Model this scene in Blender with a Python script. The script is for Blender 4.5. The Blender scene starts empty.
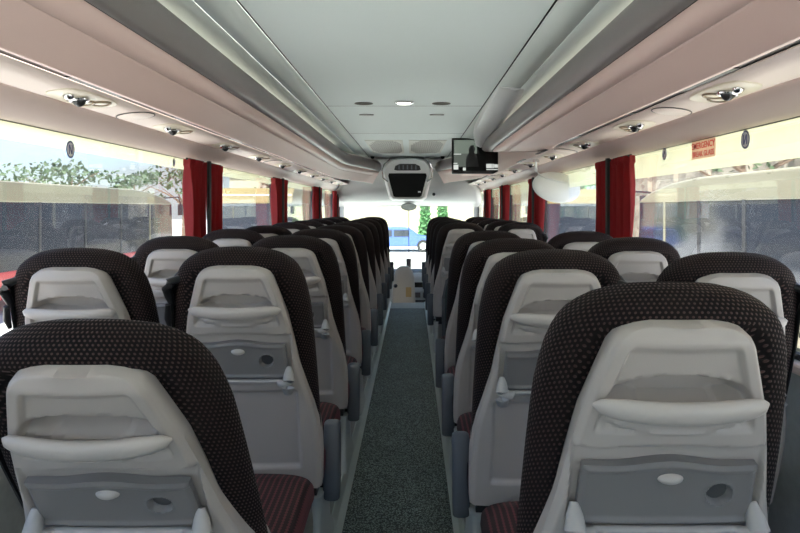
import bpy, bmesh, math, random
from mathutils import Vector, Matrix
random.seed(7)
PI = math.pi
COL = bpy.context.scene.collection
SC = bpy.context.scene
EYE = 1.25
CAMX = 0.055
F = 626.0

# ------------------------------------------------------------------ materials
def new_mat(name):
    m = bpy.data.materials.new(name); m.use_nodes = True
    nt = m.node_tree; nt.nodes.clear()
    out = nt.nodes.new('ShaderNodeOutputMaterial')
    return m, nt, out

def pbsdf(name, col, rough=0.5, metal=0.0, noise=0.0, nscale=30, bump=0.0, bscale=200, emis=None, estr=0, coat=0, spec=0.5, trans=0):
    m, nt, out = new_mat(name)
    b = nt.nodes.new('ShaderNodeBsdfPrincipled')
    b.inputs['Base Color'].default_value = (*col, 1)
    b.inputs['Roughness'].default_value = rough
    b.inputs['Metallic'].default_value = metal
    b.inputs['Specular IOR Level'].default_value = spec
    if coat: b.inputs['Coat Weight'].default_value = coat
    if emis:
        b.inputs['Emission Color'].default_value = (*emis, 1)
        b.inputs['Emission Strength'].default_value = estr
    tc = nt.nodes.new('ShaderNodeTexCoord')
    if noise > 0:
        n = nt.nodes.new('ShaderNodeTexNoise'); n.inputs['Scale'].default_value = nscale; n.inputs['Detail'].default_value = 4
        nt.links.new(tc.outputs['Object'], n.inputs['Vector'])
        mx = nt.nodes.new('ShaderNodeMix'); mx.data_type = 'RGBA'
        mx.inputs[6].default_value = (*[max(0, c*(1-noise)) for c in col], 1)
        mx.inputs[7].default_value = (*[min(1, c*(1+noise)) for c in col], 1)
        nt.links.new(n.outputs['Fac'], mx.inputs[0]); nt.links.new(mx.outputs[2], b.inputs['Base Color'])
    if bump > 0:
        n2 = nt.nodes.new('ShaderNodeTexNoise'); n2.inputs['Scale'].default_value = bscale
        nt.links.new(tc.outputs['Object'], n2.inputs['Vector'])
        bp = nt.nodes.new('ShaderNodeBump'); bp.inputs['Strength'].default_value = bump; bp.inputs['Distance'].default_value = 0.002
        nt.links.new(n2.outputs['Fac'], bp.inputs['Height']); nt.links.new(bp.outputs[0], b.inputs['Normal'])
    nt.links.new(b.outputs[0], out.inputs[0])
    return m

def math_n(nt, op, a, b=None, c=None):
    n = nt.nodes.new('ShaderNodeMath'); n.operation = op
    for i, v in enumerate((a, b, c)):
        if v is None: continue
        if isinstance(v, (int, float)): n.inputs[i].default_value = v
        else: nt.links.new(v, n.inputs[i])
    return n.outputs[0]

def dotted_fabric(name, base, dot, sx=0.0098, sy=0.0088, rad=0.25):
    """staggered woven dots laid out on the UV map (metres)"""
    m, nt, out = new_mat(name)
    b = nt.nodes.new('ShaderNodeBsdfPrincipled'); b.inputs['Roughness'].default_value = 0.85
    b.inputs['Sheen Weight'].default_value = 0.02; b.inputs['Sheen Roughness'].default_value = 0.5
    b.inputs['Sheen Tint'].default_value = (0.75, 0.6, 0.6, 1)
    uv = nt.nodes.new('ShaderNodeUVMap')
    sp = nt.nodes.new('ShaderNodeSeparateXYZ'); nt.links.new(uv.outputs[0], sp.inputs[0])
    v = math_n(nt, 'DIVIDE', sp.outputs[1], sy)
    row = math_n(nt, 'FLOOR', v)
    odd = math_n(nt, 'MODULO', row, 2.0)
    u = math_n(nt, 'DIVIDE', sp.outputs[0], sx)
    u2 = math_n(nt, 'MULTIPLY_ADD', odd, 0.5, u)
    fu = math_n(nt, 'SUBTRACT', math_n(nt, 'FRACT', u2), 0.5)
    fv = math_n(nt, 'SUBTRACT', math_n(nt, 'FRACT', v), 0.5)
    d2 = math_n(nt, 'ADD', math_n(nt, 'MULTIPLY', fu, fu), math_n(nt, 'MULTIPLY', math_n(nt, 'MULTIPLY', fv, fv), 0.7))
    d = math_n(nt, 'SQRT', d2)
    mr = nt.nodes.new('ShaderNodeMapRange'); nt.links.new(d, mr.inputs[0])
    mr.inputs[1].default_value = rad-0.09; mr.inputs[2].default_value = rad+0.04
    mr.inputs[3].default_value = 1; mr.inputs[4].default_value = 0
    mx = nt.nodes.new('ShaderNodeMix'); mx.data_type = 'RGBA'
    mx.inputs[6].default_value = (*base, 1); mx.inputs[7].default_value = (*dot, 1)
    nt.links.new(mr.outputs[0], mx.inputs[0]); nt.links.new(mx.outputs[2], b.inputs['Base Color'])
    bp = nt.nodes.new('ShaderNodeBump'); bp.inputs['Strength'].default_value = 0.5; bp.inputs['Distance'].default_value = 0.002
    nt.links.new(mr.outputs[0], bp.inputs['Height']); nt.links.new(bp.outputs[0], b.inputs['Normal'])
    rr = nt.nodes.new('ShaderNodeMapRange'); nt.links.new(mr.outputs[0], rr.inputs[0]); rr.inputs[3].default_value = .9; rr.inputs[4].default_value = .42
    b.inputs['Specular IOR Level'].default_value = .3
    nt.links.new(rr.outputs[0], b.inputs['Roughness'])
    nt.links.new(b.outputs[0], out.inputs[0])
    return m

def striped_fabric(name, a, c):
    m, nt, out = new_mat(name)
    b = nt.nodes.new('ShaderNodeBsdfPrincipled'); b.inputs['Roughness'].default_value = 0.8
    tc = nt.nodes.new('ShaderNodeTexCoord')
    sp = nt.nodes.new('ShaderNodeSeparateXYZ'); nt.links.new(tc.outputs['Object'], sp.inputs[0])
    s = math_n(nt, 'SINE', math_n(nt, 'MULTIPLY', sp.outputs[0], 420))
    s2 = math_n(nt, 'SINE', math_n(nt, 'MULTIPLY', math_n(nt, 'ADD', sp.outputs[1], sp.outputs[2]), 500))
    t = math_n(nt, 'GREATER_THAN', math_n(nt, 'MULTIPLY_ADD', s2, 0.4, s), 0.45)
    mx = nt.nodes.new('ShaderNodeMix'); mx.data_type = 'RGBA'
    mx.inputs[6].default_value = (*a, 1); mx.inputs[7].default_value = (*c, 1)
    nt.links.new(t, mx.inputs[0]); nt.links.new(mx.outputs[2], b.inputs['Base Color'])
    nt.links.new(b.outputs[0], out.inputs[0])
    return m

def carpet_mat():
    m, nt, out = new_mat('carpet')
    b = nt.nodes.new('ShaderNodeBsdfPrincipled'); b.inputs['Roughness'].default_value = 0.6
    tc = nt.nodes.new('ShaderNodeTexCoord')
    n = nt.nodes.new('ShaderNodeTexVoronoi'); n.inputs['Scale'].default_value = 150
    nt.links.new(tc.outputs['Object'], n.inputs['Vector'])
    n2 = nt.nodes.new('ShaderNodeTexNoise'); n2.inputs['Scale'].default_value = 3.5; n2.inputs['Detail'].default_value = 6
    nt.links.new(tc.outputs['Object'], n2.inputs['Vector'])
    cr = nt.nodes.new('ShaderNodeValToRGB'); cr.color_ramp.elements[0].color = (0.55, 0.68, 0.65, 1); cr.color_ramp.elements[1].color = (0.025, 0.04, 0.038, 1)
    cr.color_ramp.elements[0].position = 0.1; cr.color_ramp.elements[1].position = 0.6
    nt.links.new(n.outputs['Distance'], cr.inputs[0])
    mx = nt.nodes.new('ShaderNodeMix'); mx.data_type = 'RGBA'; mx.blend_type = 'MULTIPLY'; mx.inputs[0].default_value = 0.8
    nt.links.new(cr.outputs[0], mx.inputs[6]); nt.links.new(n2.outputs['Color'], mx.inputs[7])
    bw = nt.nodes.new('ShaderNodeRGBToBW'); nt.links.new(n2.outputs['Color'], bw.inputs[0]); nt.links.new(bw.outputs[0], mx.inputs[7])
    nt.links.new(mx.outputs[2], b.inputs['Base Color'])
    bp = nt.nodes.new('ShaderNodeBump'); bp.inputs['Strength'].default_value = 0.6; bp.inputs['Distance'].default_value = 0.003
    nt.links.new(n.outputs['Distance'], bp.inputs['Height']); nt.links.new(bp.outputs[0], b.inputs['Normal'])
    nt.links.new(b.outputs[0], out.inputs[0])
    return m

def glass_mat(name, tint, dust=0.03, ior=1.5, boost=0.0):
    m, nt, out = new_mat(name)
    tr = nt.nodes.new('ShaderNodeBsdfTransparent'); tr.inputs[0].default_value = (*tint, 1)
    gl = nt.nodes.new('ShaderNodeBsdfGlossy'); gl.inputs['Roughness'].default_value = 0.0; gl.inputs[0].default_value = (0.9, 0.93, 1, 1)
    lw = nt.nodes.new('ShaderNodeLayerWeight'); lw.inputs[0].default_value = 0.5
    f2 = math_n(nt, 'MULTIPLY_ADD', math_n(nt, 'POWER', lw.outputs['Facing'], 5.0), 0.9, 0.03+boost)
    mx = nt.nodes.new('ShaderNodeMixShader'); nt.links.new(f2, mx.inputs[0]); nt.links.new(tr.outputs[0], mx.inputs[1]); nt.links.new(gl.outputs[0], mx.inputs[2])
    last = mx.outputs[0]
    if dust > 0:
        df = nt.nodes.new('ShaderNodeBsdfDiffuse'); df.inputs[0].default_value = (0.75, 0.76, 0.78, 1)
        tl = nt.nodes.new('ShaderNodeBsdfTranslucent'); tl.inputs[0].default_value = (0.8, 0.8, 0.8, 1)
        ad = nt.nodes.new('ShaderNodeMixShader'); ad.inputs[0].default_value = 0.6
        nt.links.new(df.outputs[0], ad.inputs[1]); nt.links.new(tl.outputs[0], ad.inputs[2])
        tc = nt.nodes.new('ShaderNodeTexCoord'); n = nt.nodes.new('ShaderNodeTexNoise'); n.inputs['Scale'].default_value = 55; n.inputs['Detail'].default_value = 5
        nt.links.new(tc.outputs['Object'], n.inputs['Vector'])
        mr = nt.nodes.new('ShaderNodeMapRange'); mr.inputs[1].default_value = 0.45; mr.inputs[2].default_value = 0.8
        mr.inputs[3].default_value = dust*0.6; mr.inputs[4].default_value = dust*4
        nt.links.new(n.outputs['Fac'], mr.inputs[0])
        m2 = nt.nodes.new('ShaderNodeMixShader'); nt.links.new(mr.outputs[0], m2.inputs[0]); nt.links.new(last, m2.inputs[1]); nt.links.new(ad.outputs[0], m2.inputs[2])
        last = m2.outputs[0]
    nt.links.new(last, out.inputs[0])
    return m

def strip_mat():
    m, nt, out = new_mat('sun_strip')
    tl = nt.nodes.new('ShaderNodeBsdfTranslucent'); tl.inputs[0].default_value = (0.95, 0.93, 0.72, 1)
    tr = nt.nodes.new('ShaderNodeBsdfTransparent'); tr.inputs[0].default_value = (0.98, 0.97, 0.86, 1)
    mx = nt.nodes.new('ShaderNodeMixShader'); mx.inputs[0].default_value = 0.55
    nt.links.new(tr.outputs[0], mx.inputs[1]); nt.links.new(tl.outputs[0], mx.inputs[2]); nt.links.new(mx.outputs[0], out.inputs[0])
    return m

def translucent_mat(name, col, fac=.6):
    m, nt, out = new_mat(name)
    d = nt.nodes.new('ShaderNodeBsdfDiffuse'); d.inputs[0].default_value = (*col, 1)
    t = nt.nodes.new('ShaderNodeBsdfTranslucent'); t.inputs[0].default_value = (*col, 1)
    mx = nt.nodes.new('ShaderNodeMixShader'); mx.inputs[0].default_value = fac
    nt.links.new(d.outputs[0], mx.inputs[1]); nt.links.new(t.outputs[0], mx.inputs[2]); nt.links.new(mx.outputs[0], out.inputs[0])
    return m

def curtain_mat():
    m, nt, out = new_mat('curtain')
    b = nt.nodes.new('ShaderNodeBsdfPrincipled'); b.inputs['Base Color'].default_value = (0.27, 0.014, 0.018, 1); b.inputs['Roughness'].default_value = 0.8
    tl = nt.nodes.new('ShaderNodeBsdfTranslucent'); tl.inputs[0].default_value = (0.5, 0.03, 0.03, 1)
    mx = nt.nodes.new('ShaderNodeMixShader'); mx.inputs[0].default_value = 0.36
    nt.links.new(b.outputs[0], mx.inputs[1]); nt.links.new(tl.outputs[0], mx.inputs[2]); nt.links.new(mx.outputs[0], out.inputs[0])
    return m

def leaf_mat(name, c1, c2):
    return pbsdf(name, tuple((a+b)/2 for a, b in zip(c1, c2)), 0.7, noise=0.5, nscale=1.2)

M = {}
M['shell'] = pbsdf('shell_plastic', (0.50, 0.448, 0.415), 0.38, bump=0.15, bscale=900)
M['shell_low'] = M['shell']
M['tray'] = pbsdf('tray_plastic', (0.225, 0.21, 0.208), 0.36, bump=0.12, bscale=900)
M['handle'] = pbsdf('handle_plastic', (0.56, 0.51, 0.475), 0.3)
M['arm'] = pbsdf('arm_plastic', (0.46, 0.44, 0.43), 0.3)
M['cup'] = pbsdf('cup_dark', (0.09, 0.09, 0.09), 0.4)
M['fabric'] = dotted_fabric('back_fabric', (0.0050, 0.0026, 0.0026), (0.066, 0.034, 0.030))
M['cushion'] = striped_fabric('cushion_fabric', (0.022, 0.009, 0.010), (0.13, 0.035, 0.042))
M['pad'] = pbsdf('pad_plastic', (0.10, 0.112, 0.13), 0.5, bump=0.1, bscale=600)
M['black'] = pbsdf('black_plastic', (0.012, 0.012, 0.013), 0.35)
M['belt'] = pbsdf('belt_webbing', (0.015, 0.015, 0.016), 0.7)
M['white'] = pbsdf('white_plastic', (0.74, 0.75, 0.74), 0.35)
M['header'] = pbsdf('header_plastic', (0.50, 0.50, 0.49), 0.4)
M['base'] = pbsdf('seat_base', (0.5, 0.53, 0.52), 0.4)
M['carpet'] = carpet_mat()
M['trim'] = pbsdf('alu_trim', (0.62, 0.68, 0.66), 0.35, metal=0.3)
M['podium'] = pbsdf('podium', (0.35, 0.37, 0.37), 0.6, noise=0.2)
M['ceil'] = pbsdf('ceiling_laminate', (0.70, 0.77, 0.745), 0.6, bump=0.05, bscale=500)
M['ceil_side'] = pbsdf('ceiling_side', (0.68, 0.73, 0.69), 0.7)
M['rim'] = pbsdf('bin_rim', (0.80, 0.74, 0.67), 0.3)
M['lip'] = pbsdf('bin_lip', (0.22, 0.195, 0.19), 0.33, metal=0.0)
M['face'] = pbsdf('bin_face', (0.80, 0.58, 0.52), 0.42, bump=0.05, bscale=500)  # pink reflection of the red furnishings is mixed into this base colour
M['facelow'] = pbsdf('bin_face_low', (0.80, 0.58, 0.52), 0.42)  # same reflected pink held in the colour
M['gap'] = pbsdf('gap_strip', (0.13, 0.11, 0.10), 0.6)
M['service'] = pbsdf('service_panel', (0.86, 0.72, 0.65), 0.42)
M['cove'] = pbsdf('cove', (0.72, 0.58, 0.53), 0.45)
M['ring'] = pbsdf('vent_ring', (0.80, 0.70, 0.56), 0.3)
M['ring_dark'] = pbsdf('lamp_ring', (.30, .22, .14), .35)
M['darkgap'] = pbsdf('seam', (0.05, 0.045, 0.03), 0.7)
M['glass'] = glass_mat('side_glass', (0.97, 0.985, 0.99), 0.009, 1.5, 0.03)
M['wglass'] = glass_mat('windscreen_glass', (0.9, 0.95, 0.93), 0.012)
M['strip'] = strip_mat()
M['curtain'] = curtain_mat()
M['redwall'] = pbsdf('red_side_trim', (0.55, 0.10, 0.10), 0.7, noise=0.2, nscale=60)
M['pillar'] = pbsdf('pillar', (0.03, 0.03, 0.03), 0.6)
M['screen'] = pbsdf('screen', (0.006, 0.006, 0.007), 0.3, spec=.12)
M['mirror'] = pbsdf('mirror_glass', (0.28, 0.30, 0.33), 0.15, metal=1)
M['chrome'] = pbsdf('chrome', (0.7, 0.7, 0.7), 0.15, metal=1)
M['sticker_red'] = pbsdf('sticker_red', (0.75, 0.12, 0.14), 0.5)
M['sticker_pink'] = translucent_mat('sticker_pink', (0.92, 0.72, 0.66), .75)
M['sticker_blue'] = pbsdf('sticker_blue', (0.10, 0.13, 0.28), 0.5)
M['sticker_red'] = pbsdf('sticker_red', (0.85, 0.10, 0.12), 0.5, emis=None)
M['sticker_white'] = pbsdf('sticker_white', (0.8, 0.82, 0.86), 0.5)
M['lamp'] = pbsdf('lamp_lens', (0.9, 0.88, 0.8), 0.3, emis=(1, 0.95, 0.82), estr=1.2)
M['fill_glow'] = pbsdf('fill_glow_strip', (0.9, 0.9, 0.85), 0.3, emis=(1.0, 0.97, 0.92), estr=.8)  # glow of the added hidden strips that lift the cabin light
M['coach_cream'] = pbsdf('coach_cream', (0.26, 0.235, 0.15), 0.35)
M['coach_yellow'] = pbsdf('coach_yellow', (0.22, 0.175, 0.075), 0.35)
M['coach_red'] = pbsdf('coach_red', (0.5, 0.05, 0.05), 0.3)
M['coach_glass'] = pbsdf('coach_glass', (0.03, 0.035, 0.045), 0.08)
M['tyre'] = pbsdf('tyre', (0.02, 0.02, 0.02), 0.8)
M['asphalt'] = pbsdf('pale_gravel', (0.60, 0.60, 0.56), 0.9, noise=0.15, nscale=3)
M['blue'] = pbsdf('van_blue', (0.07, 0.13, 0.42), 0.3)
M['bark'] = pbsdf('bark', (0.12, 0.08, 0.05), 0.9, noise=0.3)
M['leaf'] = leaf_mat('leaf', (0.02, 0.045, 0.015), (0.05, 0.085, 0.03))
M['cyp'] = leaf_mat('cypress_leaf', (0.05, 0.16, 0.05), (0.1, 0.25, 0.08))
M['stucco'] = pbsdf('pale_stucco', (0.34, 0.31, 0.21), 0.9, noise=0.1, nscale=1)

def stone_mat():
    m, nt, out = new_mat('stone_facade')
    b = nt.nodes.new('ShaderNodeBsdfPrincipled'); b.inputs['Roughness'].default_value = 0.9
    tc = nt.nodes.new('ShaderNodeTexCoord')
    mp = nt.nodes.new('ShaderNodeMapping'); mp.inputs['Scale'].default_value = (1, 1.2, 2.2); nt.links.new(tc.outputs['Object'], mp.inputs[0])
    v = nt.nodes.new('ShaderNodeTexVoronoi'); v.inputs['Scale'].default_value = 1.3; nt.links.new(mp.outputs[0], v.inputs['Vector'])
    cr = nt.nodes.new('ShaderNodeValToRGB')
    cr.color_ramp.elements[0].color = (0.10, 0.085, 0.065, 1); cr.color_ramp.elements[1].color = (0.33, 0.29, 0.22, 1)
    bw = nt.nodes.new('ShaderNodeRGBToBW'); nt.links.new(v.outputs['Color'], bw.inputs[0]); nt.links.new(bw.outputs[0], cr.inputs[0])
    nt.links.new(cr.outputs[0], b.inputs['Base Color']); nt.links.new(b.outputs[0], out.inputs[0])
    return m
M['stone'] = stone_mat()

# ------------------------------------------------------------------ mesh helpers
class MB:
    def __init__(s): s.v = []; s.f = []; s.uv = []
    def add(s, vs, fs):
        o = len(s.v); s.v += [tuple(p) for p in vs]; s.f += [tuple(i+o for i in f) for f in fs]; return s
    def box(s, x0, x1, y0, y1, z0, z1):
        vs = [(x, y, z) for x in (x0, x1) for y in (y0, y1) for z in (z0, z1)]
        return s.add(vs, [(0,1,3,2),(4,6,7,5),(0,4,5,1),(2,3,7,6),(0,2,6,4),(1,5,7,3)])
    def tube(s, pts, r, n=10, caps=True, sq=(1,1)):
        pts = [Vector(p) for p in pts]; rings = []
        rr = r if isinstance(r, (list, tuple)) else [r]*len(pts)
        up0 = None
        for i, p in enumerate(pts):
            t = (pts[min(i+1, len(pts)-1)] - pts[max(i-1, 0)]).normalized()
            ref = Vector((0,0,1)) if abs(t.z) < 0.9 else Vector((0,1,0))
            a = t.cross(ref).normalized(); b = a.cross(t).normalized()
            rings.append([p + a*math.cos(2*PI*k/n)*rr[i]*sq[0] + b*math.sin(2*PI*k/n)*rr[i]*sq[1] for k in range(n)])
        return s.rings(rings, caps)
    def rings(s, rings, caps=True):
        n = len(rings[0]); vs = [p for r in rings for p in r]; fs = []
        for i in range(len(rings)-1):
            for k in range(n):
                k2 = (k+1) % n
                fs.append((i*n+k, i*n+k2, (i+1)*n+k2, (i+1)*n+k))
        if caps:
            fs.append(tuple(range(n))[::-1]); fs.append(tuple((len(rings)-1)*n+k for k in range(n)))
        return s.add(vs, fs)
    def prism(s, pts, axis, a, b):
        """pts in the plane normal to axis; for axis y: (x,z); x: (y,z); z: (x,y)"""
        def mk(p, t):
            if axis == 'y': return (p[0], t, p[1])
            if axis == 'x': return (t, p[0], p[1])
            return (p[0], p[1], t)
        return s.rings([[mk(p, a) for p in pts], [mk(p, b) for p in pts]])
    def mesh(s, name, smooth=True, angle=40):
        me = bpy.data.meshes.new(name); me.from_pydata(s.v, [], s.f); me.update()
        bm = bmesh.new(); bm.from_mesh(me); bmesh.ops.recalc_face_normals(bm, faces=bm.faces)
        if smooth:
            for f in bm.faces: f.smooth = True
            for e in bm.edges:
                if len(e.link_faces) == 2 and e.calc_face_angle(0) > math.radians(angle): e.smooth = False
        bm.to_mesh(me); bm.free()
        return me
    def build(s, name, mat, parent=None, smooth=True, angle=40, loc=(0,0,0), rot=(0,0,0)):
        me = s.mesh(name, smooth, angle)
        return link(name, me, mat, parent, loc, rot)

def link(name, me, mat, parent=None, loc=(0,0,0), rot=(0,0,0)):
    if mat is not None and not me.materials: me.materials.append(mat)
    o = bpy.data.objects.new(name, me); COL.objects.link(o)
    o.location = loc; o.rotation_euler = rot
    if parent: o.parent = parent
    return o

def empty(name, loc=(0,0,0), rz=0):
    o = bpy.data.objects.new(name, None); COL.objects.link(o); o.location = loc; o.rotation_euler = (0,0,rz); o.empty_display_size = 0.1
    return o
def tag(o, label, cat, group=None, kind=None):
    o['label'] = label; o['category'] = cat
    if group: o['group'] = group
    if kind: o['kind'] = kind
    return o
def struct(o): o['kind'] = 'structure'; return o
def bevel(o, w, seg=2):
    m = o.modifiers.new('b', 'BEVEL'); m.width = w; m.segments = seg; m.limit_method = 'ANGLE'; m.angle_limit = math.radians(35); return o
def copy_tree(o, parent=None):
    c = o.copy(); COL.objects.link(c)
    if parent: c.parent = parent
    for ch in list(o.children): copy_tree(ch, c)
    return c
def interp(tab, x):
    if x <= tab[0][0]: return tab[0][1]
    for (a, b), (c, d) in zip(tab, tab[1:]):
        if x <= c:
            t = (x-a)/(c-a); return b+(d-b)*t
    return tab[-1][1]
def sstep(a, b, x):
    t = max(0, min(1, (x-a)/(b-a))); return t*t*(3-2*t)
def ell(x, y, cx, cy, rx, ry, soft=0.25):
    d = math.hypot((x-cx)/rx, (y-cy)/ry); return 1-sstep(1-soft, 1, d)
def boxf(x, y, hx, y0, y1, s):
    return (1-sstep(hx-s, hx, abs(x)))*sstep(y0, y0+s, y)*(1-sstep(y1-s, y1, y))
def oval_pts(cx, cy, rx, ry, n=24, p=2.0):
    r = []
    for k in range(n):
        a = 2*PI*k/n; c, s_ = math.cos(a), math.sin(a)
        r.append((cx+rx*math.copysign(abs(c)**(2/p), c), cy+ry*math.copysign(abs(s_)**(2/p), s_)))
    return r

# ------------------------------------------------------------------ seat meshes (origin at the hinge, z up along the back)
UT = 0.755
CUSH_W = [(0,.03),(.004,.076),(.015,.117),(.036,.152),(.06,.170),(.09,.182),(.155,.195),(.25,.202),(.4,.207),(.79,.213)]
CUSH_D = [(0,.014),(.006,.026),(.02,.038),(.045,.047),(.1,.053),(.3,.055),(.79,.050)]
def backrest_mesh():
    us = [0,.002,.006,.012,.02,.03,.042,.056,.075,.1,.13,.17,.22,.28,.35,.43,.52,.62,.70,.755]
    n = 56; mb = MB(); rings = []
    for du in us[::-1]:
        w = interp(CUSH_W, du); d = interp(CUSH_D, du); yc = .052 + .006*math.exp(-((du-.15)/.1)**2)
        rings.append([Vector((x, max(yc+y, .024*(1-sstep(.7, .8, abs(x)/w))*sstep(.03, .06, du)-.1*(1-sstep(.03, .06, du))) if abs(x) < w*.8 else yc+y, UT-du)) for x, y in oval_pts(0, 0, w, d, n, 3.0)])
    mb.rings(rings)
    me = mb.mesh('backrest', True, 80)
    me.materials.append(M['fabric'])
    uvl = me.uv_layers.new(name='UVMap')
    # arc-length coordinates: around the section (widest section used as the ruler) and up the back; the top is laid from above
    ruler = []; acc = 0; pts = oval_pts(0, 0, .20, .06, n, 3.0)
    for k in range(n+1):
        ruler.append(acc)
        a = pts[k % n]; b = pts[(k+1) % n]; acc += math.hypot(a[0]-b[0], a[1]-b[1])
    alen = [0]
    for i in range(1, len(us)):
        a, b = us[::-1][i-1], us[::-1][i]
        alen.append(alen[-1] + math.hypot(a-b, interp(CUSH_W, a)-interp(CUSH_W, b)))
    # simpler and seam-free: project by dominant normal
    for poly in me.polygons:
        nn = poly.normal
        for li in poly.loop_indices:
            co = me.vertices[me.loops[li].vertex_index].co
            uvl.data[li].uv = (co.x + co.y*max(-1, min(1, co.x/.12)), co.z + co.y)
    return me

SH_T = 0.720
SH_W = [(0,.045),(.003,.066),(.008,.082),(.018,.096),(.035,.105),(.07,.116),(.145,.139),(.22,.153),(.3,.166),(.36,.18),(.44,.199),(.5,.208),(.6,.213),(.72,.213)]
def shell_D(x, u):
    hw = interp(SH_W, SH_T-u); s = abs(x)/hw
    D = .026 - .008*s**2.2 - .010*sstep(.93, 1, s)
    D -= .010*(1-sstep(0, .03, SH_T-u))
    D -= .010*boxf(x, u, hw-.022, .55, SH_T-.028, .009)
    # hand pocket above the grab handle
    if u > .604: D -= .034*ell(x, u, 0, .604, .112, .040, .25)
    else: D -= .034*ell(x, u, 0, .604, .112, .012, .5)
    # lip under the handle
    D += .012*ell(x, u, 0, .566, .108, .016, .3)
    D -= .014*boxf(x, u, .150, .368, .522+.006*(1-(x/.15)**2), .007)
    D -= .013*boxf(x, u, .160, .075, .345, .010)
    D -= .020*ell(x, u, 0, -.01, .135, .058, .25)
    return D
def shell_mesh():
    mb = MB(); us = []
    u = 0
    while u < SH_T-.05: us.append(u); u += .005
    us += [SH_T-.05+ .05*math.sin(PI/2*k/12) for k in range(13)]
    n = 96; rings = []
    for u in us:
        hw = interp(SH_W, SH_T-u); row = []
        fwd = .022 + .062*(1-sstep(.15, .45, u))
        row.append(Vector((-hw*.985, fwd, u)))
        row.append(Vector((-hw, fwd*.5, u)))
        for k in range(n+1):
            x = hw*math.sin(PI/2*(-1+2*k/n)*.999)*.35 + hw*(-1+2*k/n)*.65
            row.append(Vector((x, -shell_D(x, u), u)))
        row.append(Vector((hw, fwd*.5, u)))
        row.append(Vector((hw*.985, fwd, u)))
        rings.append(row)
    m = len(rings[0]); vs = [p for r in rings for p in r]; fs = []
    for i in range(len(rings)-1):
        for k in range(m-1): fs.append((i*m+k, i*m+k+1, (i+1)*m+k+1, (i+1)*m+k))
    top = len(rings)-1
    # close top and bottom edges with forward skirts
    for base in (0, top*m):
        o = len(vs)
        for k in range(m): vs.append(Vector((vs[base+k].x*.97, .03, vs[base+k].z)))
        for k in range(m-1): fs.append((base+k, base+k+1, o+k+1, o+k))
    mb.add(vs, fs)
    me = mb.mesh('back_shell', True, 55); me.materials.append(M['shell']); return me

def handle_mesh():
    mb = MB(); pts = []; rad = []
    for i in range(25):
        t = -1+2*i/24; x = .128*t
        pts.append((x, -.026-.020*(1-t*t)**.8, .600+.003*t*t)); rad.append(.0155*(1-abs(t)**5)**.5*.9*1.1+.0025)
    mb.tube(pts, rad, 14, sq=(.72, 1))
    me = mb.mesh('grab_handle', True, 60); me.materials.append(M['handle']); return me

TR0, TR1 = .388, .497
def tray_mesh():
    nx, nu = 90, 40; vs = []; fs = []
    def hwf(v): return .137-.005*v
    def P(i, j, back=False):
        s = -1+2*i/nx; v = j/nu; hw = hwf(v); x = s*hw
        topu = TR1 + .010*math.cos(min(1, abs(x)/.09)*PI)*.5+.002
        u = TR0+(topu-TR0)*v
        D = .030 - .004*s*s
        edge = max(sstep(.94, 1, abs(s)), sstep(.92, 1, v), 1-sstep(0, .05, v))
        D -= .004*edge
        D += .005*(1-sstep(.06, .13, v))     # rolled lower edge
        D += .0025*sstep(.86, .93, v)
        r = math.hypot(x-.078, (u-.444))
        D -= .012*(1-sstep(.0165, .0195, r)); D += .0018*(sstep(.019, .021, r)*(1-sstep(.022, .025, r)))
        if back: D = .012
        return (x, -D, u)
    for j in range(nu+1):
        for i in range(nx+1): vs.append(P(i, j))
    for j in range(nu):
        for i in range(nx):
            a = j*(nx+1)+i; fs.append((a, a+1, a+nx+2, a+nx+1))
    rim = [(i, 0) for i in range(nx+1)]+[(nx, j) for j in range(1, nu+1)]+[(i, nu) for i in range(nx-1, -1, -1)]+[(0, j) for j in range(nu-1, 0, -1)]
    o = len(vs)
    for (i, j) in rim: vs.append(P(i, j, True))
    R = len(rim)
    for k in range(R):
        a = rim[k][1]*(nx+1)+rim[k][0]; k2 = (k+1) % R; b = rim[k2][1]*(nx+1)+rim[k2][0]
        fs.append((a, b, o+k2, o+k))
    fs.append(tuple(range(o, o+R)))
    mb = MB(); mb.add(vs, fs); me = mb.mesh('tray_table', True, 50); me.materials.append(M['tray']); return me
def ledge_mesh():
    mb = MB(); pts = [(-.124+.248*i/12, -.037+.002*(abs(-1+2*i/12)**2), TR0-.004) for i in range(13)]
    mb.tube(pts, [.004]+[.0065]*11+[.004], 10, sq=(1.1, .7))
    me = mb.mesh('tray_edge', True, 60); me.materials.append(M['arm']); return me
def latch_mesh():
    mb = MB(); rings = []
    for k in range(7):
        a = PI/2*k/6; r = math.cos(a)
        rings.append([Vector((x, -.028-.011*math.sin(a), .474+z)) for x, z in oval_pts(0, 0, .020*max(r, .05), .0095*max(r, .05), 24)])
    mb.rings(rings); me = mb.mesh('latch', True, 70); me.materials.append(M['handle']); return me
def cup_mesh():
    mb = MB(); mb.prism(oval_pts(.078, .444, .0165, .0165, 28), 'y', -.0185, -.0145)
    me = mb.mesh('cup_recess', False); me.materials.append(M['cup']); return me
def hinge_arm_mesh(sd):
    mb = MB()
    pts = [(sd*.138, -.018, .42), (sd*.139, -.030, .405), (sd*.140, -.044, .389), (sd*.140, -.052, .374), (sd*.139, -.050, .362), (sd*.136, -.034, .356)]
    mb.tube(pts, [.007, .0135, .0175, .018, .0155, .009], 16, sq=(1.0, .9))
    pts = [(sd*.150, -.028, .384), (sd*.133, -.043, .380), (sd*.117, -.044, .381), (sd*.108, -.036, .383)]
    mb.tube(pts, [.007, .014, .012, .006], 12)
    me = mb.mesh('hinge_arm', True, 60); me.materials.append(M['arm']); return me
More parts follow.
